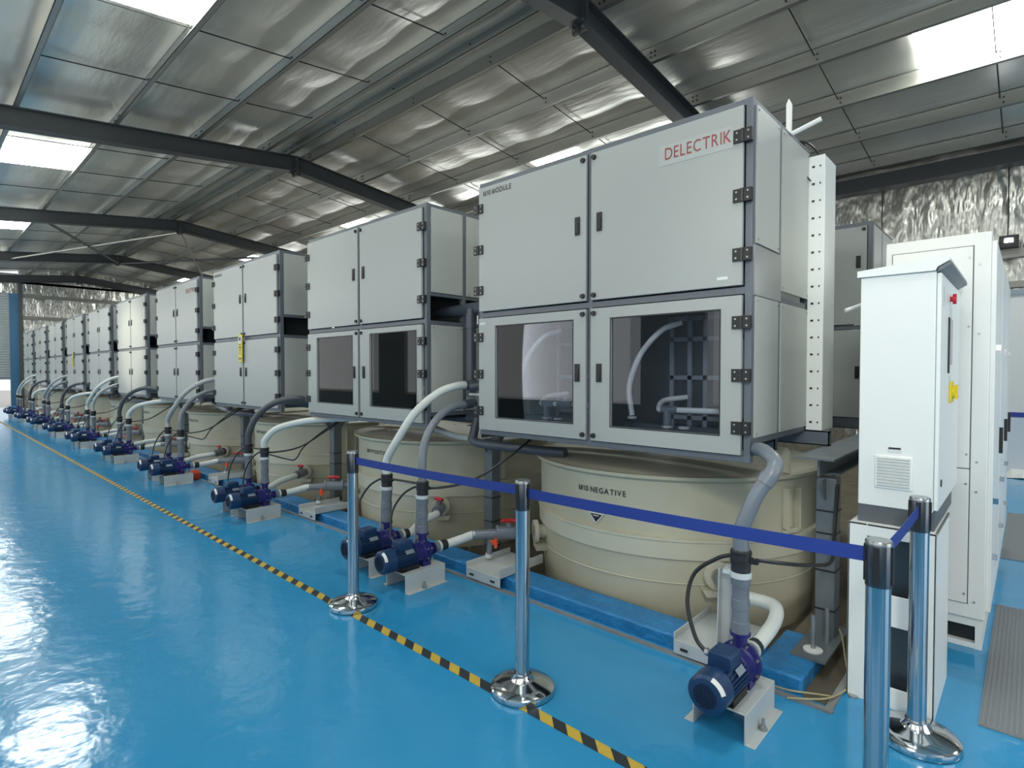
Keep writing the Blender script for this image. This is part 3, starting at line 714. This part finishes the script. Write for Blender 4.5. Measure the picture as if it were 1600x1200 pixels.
# suction lines (pump -> tank outlet)
def suction_right(x, i):
    cxT = TX[i]; T = Vector((cxT-0.70,4.08-0.86,0.29)); n = Vector((-0.635,-0.772,0)).normalized()
    t = thing('suction_line', 'suction line with red valve, right pump of the %s pair' % ORD[i], 'pipe', (x,PYc+0.2,0.215), 0, 'suction lines from pumps to tanks')
    o = Vector(t.location)
    E = T-o
    V = E + n*0.02
    d = -n
    p0 = V - d*0.42 + Vector((0,0,-0.01))
    MB().lathe([(0.033,0.0),(0.036,0.03),(0.036,0.06)],(0,0,0),'y',16).build('nozzle', PIPE, t)
    MB().lathe([(0.042,0.045),(0.042,0.062)],(0,0,0),'y',16).build('pipe_clamp', CLAMPW, t)
    MB().lathe([(0.038,0.062),(0.038,0.12)],(0,0,0),'y',16).build('rubber_coupling', RUBBER, t)
    MB().tube(spl([(0,0.10,0),(0.01,0.15,0.003),p0*0.55+Vector((-0.005,0.075,0.0)),p0-d*0.02,p0+d*0.01],8),0.032,14).build('hose_body', HOSEW, t)
    m = MB().tube([p0-d*0.02, V-d*0.02],0.034,16).tube([p0+d*0.10,p0+d*0.18],0.040,16)
    m.tube([p0+d*0.12,p0+d*0.12+Vector((0,-0.02,-0.14))],0.022,12)
    m.build('pipe_run', PIPE, t)
    va = V-d*0.24
    v = MB().tube([va,va+d*0.15],0.050,18).tube([va-d*0.02,va+d*0.0],0.058,18).tube([va+d*0.15,va+d*0.18],0.058,18).tube([va+d*0.075,va+d*0.075+Vector((0,0,0.075))],0.022,12).build('valve_body', PIPE, t)
    q = va+d*0.075+Vector((0,0,0.085))
    MB().tube([q-d*0.055+Vector((0,0,0.0)),q-d*0.02+Vector((0,0,0.008)),q+d*0.02+Vector((0,0,0.008)),q+d*0.055],[0.016,0.012,0.012,0.016],10).tube([q-Vector((0,0,0.02)),q],0.016,10).build('valve_handle', RED, v)
    q = p0+d*0.12+Vector((0.035,-0.03,-0.04))
    MB().tube([q,q+Vector((0.055,-0.01,0.0))],[0.012,0.024],10).tube([q+Vector((0.055,-0.01,0.035)),q+Vector((0.055,-0.01,-0.035))],0.012,8).build('drain_handle', ORANGE, t)
    m = MB().tube([p0+d*0.12+Vector((0,-0.02,-0.14)),p0+d*0.12+Vector((-0.005,-0.022,-0.17))],0.026,12); m.build('drain_cap', CLAMPW, t)
    return t
def suction_left(x, i, first=False):
    cxT = TX[i]; T = Vector((cxT+0.73,4.08-0.82,0.29)); n = Vector((0.663,-0.748,0)).normalized()
    lab = 'curved white suction hose behind the nearest pump' if first else 'suction line with red valve, left pump of the %s pair' % ORD[i-1]
    t = thing('suction_line', lab, 'pipe', (x,PYc+0.2,0.215), 0, 'suction lines from pumps to tanks')
    E = T-Vector(t.location); S = E+n*0.02
    MB().lathe([(0.033,0.0),(0.036,0.03),(0.036,0.05)],(0,0,0),'y',16).build('nozzle', PIPE, t)
    MB().lathe([(0.042,0.035),(0.042,0.052)],(0,0,0),'y',16).build('pipe_clamp', CLAMPW, t)
    MB().lathe([(0.038,0.052),(0.038,0.10)],(0,0,0),'y',16).build('rubber_coupling', RUBBER, t)
    e = S+n*0.26
    if not first: MB().tube(spl([(0,0.09,0),(0.005,0.14,0.008),e*0.5+Vector((-0.01,0.06,0.01)),e-n*-0.03,e],8),0.033,16).build('hose_body', HOSEW, t)
    else: MB().tube(spl([(0,0.09,0),(0.012,0.13,0.015),(0.04,0.21,0.075),(0.035,0.28,0.12),(-0.02,0.335,0.125),e+n*0.06+Vector((0,0,0.02)),e],8),0.033,16).build('hose_body', HOSEW, t)
    MB().tube([e-n*(-0.01),S],0.037,16).build('pipe_run', PIPE, t)
    v = MB().tube([S+n*0.04,S+n*0.18],0.050,18).tube([S+n*0.10,S+n*0.10+Vector((0,0,0.08))],0.022,12).build('valve_body', PIPE, t)
    q = S+n*0.10+Vector((0,0,0.09)); d = Vector((1,0,0)) if not first else Vector((-0.6,-0.5,0))
    if not first: MB().tube([q-d*0.05,q-d*0.02+Vector((0,0,0.008)),q+d*0.02+Vector((0,0,0.008)),q+d*0.05],[0.015,0.012,0.012,0.015],10).tube([q-Vector((0,0,0.02)),q],0.016,10).build('valve_handle', RED, v)
    return t
suction_left(-0.935, 0, True)
for i in range(9):
    suction_right(RXP[i], i); suction_left(LXP[i], i+1)

t = thing('orange_wedge', 'orange plastic wedge lying on the floor beside the second pump pair', 'wedge', (-8.62,2.74,0))
MB().prism([(-0.12,0.0),(0.11,0.0),(0.13,0.09),(0.03,0.13),(-0.04,0.07)],'y',-0.08,0.03).build('body', ORANGE, t, bevel=0.01)
# drip trays over the kerb
def tray(x, label):
    t = thing('outlet_tray', label, 'tray', (x,2.70,0.0), 0, 'white trays over the kerb')
    MB().box(-0.17,0.17,0.035,0.50,0.083,0.092).box(-0.17,0.17,0.035,0.043,0.02,0.085).box(0.162,0.17,0.035,0.50,0.092,0.15).box(-0.17,-0.162,0.035,0.50,0.083,0.13).build('tray_sheet', BASEM, t, bevel=0.003)
    MB().box(-0.13,-0.09,0.030,0.035,0.045,0.058).box(0.08,0.12,0.030,0.035,0.045,0.058).build('slot', INK, t)
tray(-1.20,'pale grey metal tray over the blue kerb behind the nearest pump')
for i in range(9):
    tray(-2.82-2.56*i,'pale grey metal tray over the kerb beside %s pump pair' % ('the barrier posts\'' if i == 0 else 'the %s' % ORD[i]))

# cables
def cable(pts, r, label, m=CABLE):
    o = MB().tube(spl(pts,8), r, 8).build('cable', m); tag(o, label, 'cable', 'black pump cables'); return o
x = -0.935
cable([(x-0.085,PYc-0.07,0.298),(x-0.14,PYc-0.05,0.34),(x-0.20,PYc+0.0,0.46),(x-0.19,PYc+0.05,0.58),(x-0.10,PYc+0.08,0.66),(x-0.045,PYc+0.10,0.685)],0.009,'black cable looping from the nearest pump up to its rubber coupling')
cable([(x+0.05,yS,0.685),(x+0.14,2.62,0.66),(x+0.20,2.8,0.62),(x+0.23,3.05,0.58),(x+0.20,3.24,0.66),(x+0.20,3.30,0.92)],0.009,'black cable sagging from the nearest pump riser across to the steel column')
for i in range(9):
    w_ = 'behind the left barrier post' if i == 0 else '(%s pair)' % ORD[i]
    for x, s in ((LXP[i],'left'),(RXP[i],'right')):
        if i < 6: cable([(x-0.085,PYc-0.07,0.298),(x-0.17,PYc-0.05,0.33),(x-0.22,PYc,0.48),(x-0.17,PYc+0.05,0.60),(x-0.09,PYc+0.08,0.66),(x-0.045,PYc+0.10,0.675)],0.008,'black cable looping up from the %s pump %s' % (s,w_))
    x = RXP[i]
    cable([(LXP[i]+0.05,yS,0.685),(x-0.05,yS+0.02,0.69),(x+0.06,yS+0.05,0.67),(x+0.25,2.75,0.72),(x+0.42,2.95,0.88),(x+0.52,3.2,1.06)],0.009,'black cable swagging from the risers up under the cabinet, %s' % ('at the left barrier post' if i == 0 else '%s pair' % ORD[i]))
    if i in (1,2): cable([(x+0.05,yS,0.66),(x+0.14,2.66,0.60),(x+0.24,2.72,0.60),(x+0.30,2.8,0.74),(x+0.55,3.0,0.98),(x+0.62,3.2,1.06)],0.007,'thin black cable drooping lower than its neighbour, %s pair' % ORD[i])

# manifold pipes in the gaps between cabinets
def manifold(i):
    gx = (cx[i]+cx[i+1])/2
    t = thing('manifold_pipes', 'dark grey plastic pipe manifold in the gap left of the %s cabinet' % ORD[i], 'pipework', (gx,3.10,1.0), 0, 'pipe manifolds between cabinets')
    a, b = cx[i+1]-gx+0.62, cx[i]-gx-0.70
    MB().tube([(a,0.08,1.02),(b,0.08,1.02)],0.048,18).lathe([(0.054,-0.20),(0.054,0.20)],(0,0.08,1.02),'x',18).build('header', PIPED, t)
    MB().tube([(-0.11,0.04,1.02),(-0.11,0.04,0.30)],0.042,16).tube([(-0.11,0.04,0.98),(-0.11,0.04,0.86)],0.05,16).build('drop_pipe', PIPED, t)
    MB().tube(spl([(0.08,0.0,1.02),(0.08,0.0,0.7),(0.08,0.0,0.46),(0.06,-0.02,0.40),(0.0,-0.08,0.385)],5),0.038,16).tube([(0.08,0,0.97),(0.08,0,0.60)],0.045,16).build('drop_pipe', PIPED, t)
    MB().tube([(-0.30,0.20,0.12),(0.30,0.20,0.12)],0.048,16).tube([(0.02,0.06,0.25),(0.10,0.10,0.25),(0.12,0.2,0.14)],0.036,14).build('lower_header', PIPED, t)
    MB().tube(spl([(-0.10,0.10,0.12),(-0.10,0.06,0.0),(-0.08,0.04,-0.055),(0.0,0.04,-0.075),(0.35,0.04,-0.075),(0.80,0.12,-0.08)],6),0.036,14).build('return_pipe', PIPED, t)
    MB().tube(spl([(-0.14,0.05,-0.045),(-0.3,0.03,-0.035),(-0.6,0.03,0.02),(-0.75,0.05,0.06)],6),0.026,12).build('return_hose', HOSEM, t)
    MB().tube([(-0.05,-0.03,0.325),(0.28,-0.02,0.325)],0.012,10).build('small_pipe', HOSEW, t)
for i in (0,2,4,6,8): manifold(i)

# ------------------------------------------------------------------ barrier posts and belts
def make_post():
    t = thing('barrier_post', 'x', 'barrier post', (0,0,0), 0, 'chrome barrier posts')
    MB().lathe([(0.150,0.004),(0.152,0.012),(0.150,0.028),(0.140,0.036),(0.10,0.044),(0.055,0.056),(0.042,0.075),(0.040,0.085)],(0,0,0),'z',48).build('base', CHROME, t)
    MB().lathe([(0.148,0.0),(0.148,0.004)],(0,0,0),'z',40).build('rubber_foot', BLACK, t)
    MB().lathe([(0.0335,0.085),(0.0335,0.90)],(0,0,0),'z',32).build('pole', CHROMEB, t)
    h = MB().lathe([(0.0355,0.86),(0.0355,0.985),(0.034,0.99)],(0,0,0),'z',32).build('belt_head', mat('head_grey',(0.10,0.115,0.13),0.9,0.22), t)
    m = MB()
    for a in (0,PI/2,PI,3*PI/2):
        c, s = math.cos(a), math.sin(a)
        q = [(0.034,-0.008),(0.0385,-0.008),(0.0385,0.008),(0.034,0.008)]
        m.prism([(u*c-v*s,u*s+v*c) for u, v in q],'z',0.87,0.982)
    m.build('belt_slot', BLACK, h)
    MB().lathe([(0.0365,0.985),(0.0365,0.995),(0.033,1.0)],(0,0,0),'z',32).build('cap', mat('cap_grey',(0.30,0.32,0.33),0.8,0.25), t)
    return t
SP = [(-3.18,1.93),(-1.745,1.955),(-0.332,1.995),(-0.325,2.79)]
SL = ['chrome barrier post, leftmost, standing in front of the pump pair','chrome barrier post in the middle, its base on the hazard tape','chrome barrier post cut off by the bottom edge of the photo','chrome barrier post in front of the control cabinet stand']
p0 = make_post()
for i, (x, y) in enumerate(SP):
    if i == 0: p0.location = (x,y,0); p0['label'] = SL[0]
    else: dup(p0, None, (x,y,0), SL[i])
BLs = ['blue barrier belt between the leftmost and middle posts','blue barrier belt between the middle post and the post by the camera','short blue barrier belt running back to the post at the control cabinet']
for i in range(3):
    a, b = Vector((*SP[i],0)), Vector((*SP[i+1],0)); d = (b-a).normalized(); n = Vector((-d.y,d.x,0))*0.0012
    a = a+d*0.037; b = b-d*0.037; L = 16; m = MB(); vs = []
    za, zb = (0.964, 0.972)
    for k in range(L+1):
        t_ = k/L; p = a.lerp(b,t_); sag_ = -0.006*4*t_*(1-t_); zt = za+(zb-za)*t_+sag_
        if i == 2: tw = 0.0
        vs.append([p+n+Vector((0,0,zt)),p-n+Vector((0,0,zt)),p-n+Vector((0,0,zt-0.046)),p+n+Vector((0,0,zt-0.046))])
    for k in range(L):
        for j in range(4): m.quad(vs[k][j],vs[k][(j+1)%4],vs[k+1][(j+1)%4],vs[k+1][j])
    o = m.build('barrier_belt', BELT); tag(o, BLs[i], 'belt', 'blue barrier belts')

# ------------------------------------------------------------------ control cabinet on its stand
t = thing('control_cabinet', 'white control cabinet with red button, yellow handle and vent, on a stand', 'control cabinet', (-0.585,3.0,0))
MB().box(0,0.280,0.0,0.86,0.895,1.94).build('enclosure', CABW, t, bevel=0.004)
MB().prism([(-0.012,1.94),(0.278,1.94),(0.285,1.955),(0.325,1.978),(0.325,1.992),(0.300,1.998),(-0.012,1.968)],'y',-0.015,0.80).build('rain_hood', CABW, t)
MB().prism([(0.283,1.935),(0.289,1.953),(0.329,1.976),(0.329,1.962)],'y',-0.010,0.79).build('hood_shade_plate', FRAME, t)  # dark plate paints the shade under the white hood's overhang
dr = MB().box(0.281,0.297,0.012,0.848,0.905,1.932).build('door', CABW, t, bevel=0.003)
MB().box(0.297,0.299,0.32,0.48,1.54,1.76).build('display', mat('screen_grey',(0.35,0.38,0.38),0,0.3), dr)
MB().box(0.297,0.303,0.29,0.32,1.50,1.76).build('display_bezel', BLACK, dr)
for a, b, c, d in ((0.06,0.12,1.80,1.88),(0.30,0.44,1.74,1.81),(0.32,0.42,1.44,1.49)): MB().box(0.297,0.2985,a,b,c,d).build('notice', STICK, dr)
MB().lathe([(0.012,0.297),(0.012,0.306),(0.024,0.307),(0.024,0.320)],(0,0.36,1.850),'x',16).build('stop_button', RED, dr)
MB().box(0.297,0.306,0.36,0.50,1.36,1.46).build('isolator_plate', YEL, dr, bevel=0.003)
MB().lathe([(0.030,0.306),(0.030,0.315)],(0,0.43,1.41),'x',16).box(0.315,0.326,0.42,0.44,1.375,1.445).build('isolator_knob', YEL, dr)
MB().box(0.297,0.301,0.09,0.11,1.0,1.03).build('door_lock', BLACK, dr)
v = MB().box(0.065,0.208,-0.008,0.001,0.98,1.13).build('vent', CABW, t, bevel=0.004)
m = MB()
for i in range(10): m.prism([(-0.008,0.990+i*0.0137),(-0.016,0.994+i*0.0137),(-0.008,0.999+i*0.0137)],'x',0.075,0.198)
m.build('louvre', mat('louvre_grey',(0.55,0.58,0.57),0,0.5), v)
MB().box(0.115,0.165,-0.0015,0.001,1.145,1.170).build('label_plate', STICK, t)
MB().box(0.117,0.163,-0.0025,-0.0012,1.160,1.168).build('print', INK, t)
MB().box(0.0,0.285,0.005,0.72,0.815,0.895).build('plinth', CABD, t)
s = MB()
s.box(-0.03,-0.022,-0.035,0.47,0.0,0.815).box(0.292,0.300,-0.035,0.47,0.0,0.815).box(-0.03,0.30,-0.035,0.47,0.805,0.815)
s.box(-0.03,0.045,-0.035,-0.028,0,0.815).box(0.235,0.30,-0.035,-0.028,0,0.815).box(0.045,0.235,-0.035,-0.028,0.76,0.815).box(0.045,0.235,-0.035,-0.028,0.37,0.51).box(0.045,0.235,-0.035,-0.028,0,0.095)
s.box(-0.03,0.30,0.46,0.47,0,0.815)
st = s.build('stand', CABW, t, bevel=0.002)
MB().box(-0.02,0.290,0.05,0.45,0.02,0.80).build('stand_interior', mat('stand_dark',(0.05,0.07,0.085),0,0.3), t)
MB().cyl(0.01,(-0.012,0.30,1.86),(-0.11,0.22,1.815),8).build('conduit_stub', WHITE, t)
MB().lathe([(0.02,0.0),(0.02,0.01)],(0.0,-0.045,0.0),'z',12).build('floor_bolt', BOLT, t)

# big cabinet row behind
def bigcab(y0, d, label):
    t = thing('switchgear_cabinet', label, 'cabinet', (-0.635,y0,0), 0, 'white switchgear cabinets')
    w_ = 0.47
    MB().box(0,w_,0,d,0.17,2.25).build('carcass', CABW2, t, bevel=0.005)
    m = MB().box(0.011,w_-0.011,0.021,d-0.001,0.001,0.03).box(0.01,0.05,0.02,d,0,0.17).box(w_-0.04,w_-0.01,0.02,d,0,0.17).box(0.011,w_-0.011,0.022,0.04,0.121,0.169)
    m.build('plinth', CABW2, t)
    MB().box(0.04,w_-0.04,0.06,d-0.05,0.03,0.165).build('plinth_gap', BLACK, t)
    p = MB().box(0.035,w_-0.075,-0.012,0.0,0.25,0.98).box(0.035,w_-0.075,-0.012,0.0,0.985,2.18).build('side_cover', CABW2, t, bevel=0.002)
    MB().box(0.031,w_-0.071,-0.004,0.0,0.246,2.184).build('cover_gap', BLACK, t)
    s = MB()
    for z in (0.30,0.90,1.06,1.75,2.12):
        s.lathe([(0.006,-0.015),(0.006,-0.012)],(w_-0.088,0,z),'y',8).lathe([(0.006,-0.004),(0.006,0.0)],(w_-0.045,0,z-0.04),'y',8)
    s.build('screw', BOLT, p)
    n_ = max(1,int(round(d/0.75)))
    for k in range(n_):
        a, b = k*d/n_, (k+1)*d/n_
        q = MB().box(w_,w_+0.022,a+0.012,b-0.008,0.22,2.20).build('door', CABW2, t, bevel=0.003)
        MB().box(w_+0.022,w_+0.045,a+0.035,a+0.065,0.50,0.53).box(w_+0.022,w_+0.045,a+0.035,a+0.065,0.80,0.83).box(w_+0.022,w_+0.045,a+0.035,a+0.065,1.62,1.65).build('hinge', CHROME, q)
        MB().box(w_+0.022,w_+0.04,b-0.09,b-0.06,1.0,1.16).build('door_handle', BLACK, q)
    return t
bigcab(3.9,0.80,'tall white switchgear cabinet behind the control cabinet, nearest of its row')
bigcab(4.74,0.80,'tall white switchgear cabinet, second in its row')
bigcab(5.58,0.80,'tall white switchgear cabinet at the far end of its row')

# partition room at the back right
struct('wall_partition', MB().box(-0.62,4.5,11.0,11.08,0,2.62), WHITE)
struct('trim_10', MB().box(-0.62,4.5,10.985,11.0,0.84,0.91), BLUEST)
struct('trim_11', MB().box(-0.62,4.5,10.99,11.0,0,0.84), LTBLUE)
struct('trim_12', MB().box(-0.66,4.5,10.97,11.1,2.62,2.70), mat('blue_grey_trim',(0.3,0.36,0.42),0,0.5))
m = thing('flood_light', 'bright white floodlight on the girt above the partition wall', 'lamp', (-0.30,11.90,3.50))
MB().box(-0.12,0.12,-0.02,0.14,-0.03,0.16).build('housing', BLACK, m); MB().box(-0.05,0.05,-0.03,-0.02,0.05,0.11).build('lens', LAMP, m)
t = thing('crumpled_sheet', 'crumpled white plastic sheet on the floor at the partition wall', 'plastic sheet', (-0.05,10.75,0))
rnd = random.Random(3); m = MB(); G = {}
for i in range(9):
    for j in range(5): G[i,j] = (-0.25+i*0.11,-0.2+j*0.1,0.005+rnd.random()*0.13*(1 if 0 < i < 8 and 0 < j < 4 else 0.1))
for i in range(8):
    for j in range(4): m.quad(G[i,j],G[i+1,j],G[i+1,j+1],G[i,j+1])
m.build('sheet', WHITE, t)

def ribmat(x0, x1, y0, y1, label):
    m = MB().box(x0,x1,y0,y1,0.001,0.006); x = x0+0.01
    while x < x1-0.01:
        m.box(x,x+0.008,y0+0.005,y1-0.005,0.006,0.0085); x += 0.018
    o = m.build('rubber_mat', MATG); tag(o, label, 'mat', 'ribbed rubber mats')
ribmat(-0.145,0.85,3.08,4.76,'grey ribbed rubber mat on the blue floor beside the tall white cabinets')
ribmat(-0.16,0.85,5.98,7.95,'grey ribbed rubber mat farther back towards the partition wall')

# loose wires near the kerb corner
o = MB().tube(spl([(-0.80,2.72,0.012),(-0.72,2.74,0.03),(-0.66,2.80,0.03),(-0.63,2.9,0.02),(-0.61,3.02,0.012)]),0.004,6).tube(spl([(-0.90,2.78,0.012),(-0.80,2.76,0.03),(-0.70,2.80,0.035),(-0.64,2.86,0.02)]),0.004,6).build('earth_wire', YCABLE)
tag(o, 'thin tan wire lying round the kerb corner', 'wire')
o = MB().tube(spl([(-0.72,3.30,0.16),(-0.70,3.28,0.12),(-0.67,3.2,0.06),(-0.64,3.12,0.015)]),0.004,6).build('earth_wire', YCABLE)
tag(o, 'thin tan wire dropping from the column foot to the floor', 'wire')

# ------------------------------------------------------------------ light
w = bpy.data.worlds.new('World'); bpy.context.scene.world = w; w.use_nodes = True
w.node_tree.nodes['Background'].inputs[0].default_value = (0.93,0.96,1.0,1); w.node_tree.nodes['Background'].inputs[1].default_value = 1.3
def area(loc, rot, size, size_y, power, col=(1,1,1)):
    l = bpy.data.lights.new('area', 'AREA'); l.shape = 'RECTANGLE'; l.size = size; l.size_y = size_y; l.energy = power; l.color = col
    o = bpy.data.objects.new('area_light', l); o.location = loc; o.rotation_euler = rot; C.objects.link(o); return o
# added area lights: daylight fill at the left wall's open band, ceiling uplights
for x in (-0.4,-7.3,-14.2,-21.2,-28):
    area((x,YL+0.05,2.15),(math.radians(90),0,0),5.6,2.2,26,(1.0,0.99,0.96))
    area((x,YL+0.15,3.45),(math.radians(90+52),0,0),5.6,0.5,118,(1.0,0.98,0.90))  # uplight added to brighten the ceiling foil, not a real fitting
for x in (-7.5,-14,-20.5,-27):
    area((x,YR-0.12,3.15),(math.radians(-(90+50)),0,0),5.0,0.3,75,(0.97,1.0,0.98))  # unseen uplights added behind the cabinets to brighten the roof lining
# added spots and fill that brighten chosen cabinets; no lamps hang there
def spot(loc, target, power, ang, col=(1,1,1), blend=0.6, r=0.3):
    l = bpy.data.lights.new('spot','SPOT'); l.energy = power; l.spot_size = math.radians(ang); l.spot_blend = blend; l.color = col; l.shadow_soft_size = r
    o = bpy.data.objects.new('spot_light', l); C.objects.link(o); o.location = loc
    d = Vector(target)-Vector(loc); o.rotation_euler = d.to_track_quat('-Z','Y').to_euler(); return o
spot((-12.6,YL+0.2,3.0),(-12.2,2.84,2.0),950,24,(1.0,0.90,0.66))  # added warm spot standing in for sunlight on the fifth cabinet
spot((-4.5,YL+0.2,4.2),(-5.6,2.84,2.6),60,26,(1.0,0.92,0.72))  # added warm highlight on the second cabinet's upper left

spot((1.2,YL+0.2,3.9),(-0.4,3.4,1.2),400,36,(1.0,1.0,0.95))  # added to brighten the control cabinet and the white row behind
area((XN-0.1,3.0,1.7),(math.radians(90),0,math.radians(90)),4.5,3.0,90,(1.0,0.99,0.97))  # fill added at the opening in the wall behind the camera
# ------------------------------------------------------------------ camera
cam = bpy.data.cameras.new('Camera'); cam.sensor_width = 36; cam.lens = 876/1600*36; cam.clip_start = 0.05
co = bpy.data.objects.new('Camera', cam); C.objects.link(co); co.location = (0,0,1.51)
co.rotation_euler = (math.radians(90)-math.atan(20/876), 0, math.radians(42.83))
bpy.context.scene.camera = co
vs = bpy.context.scene.view_settings; vs.view_transform = 'Standard'; vs.look = 'None'; vs.exposure = -0.20
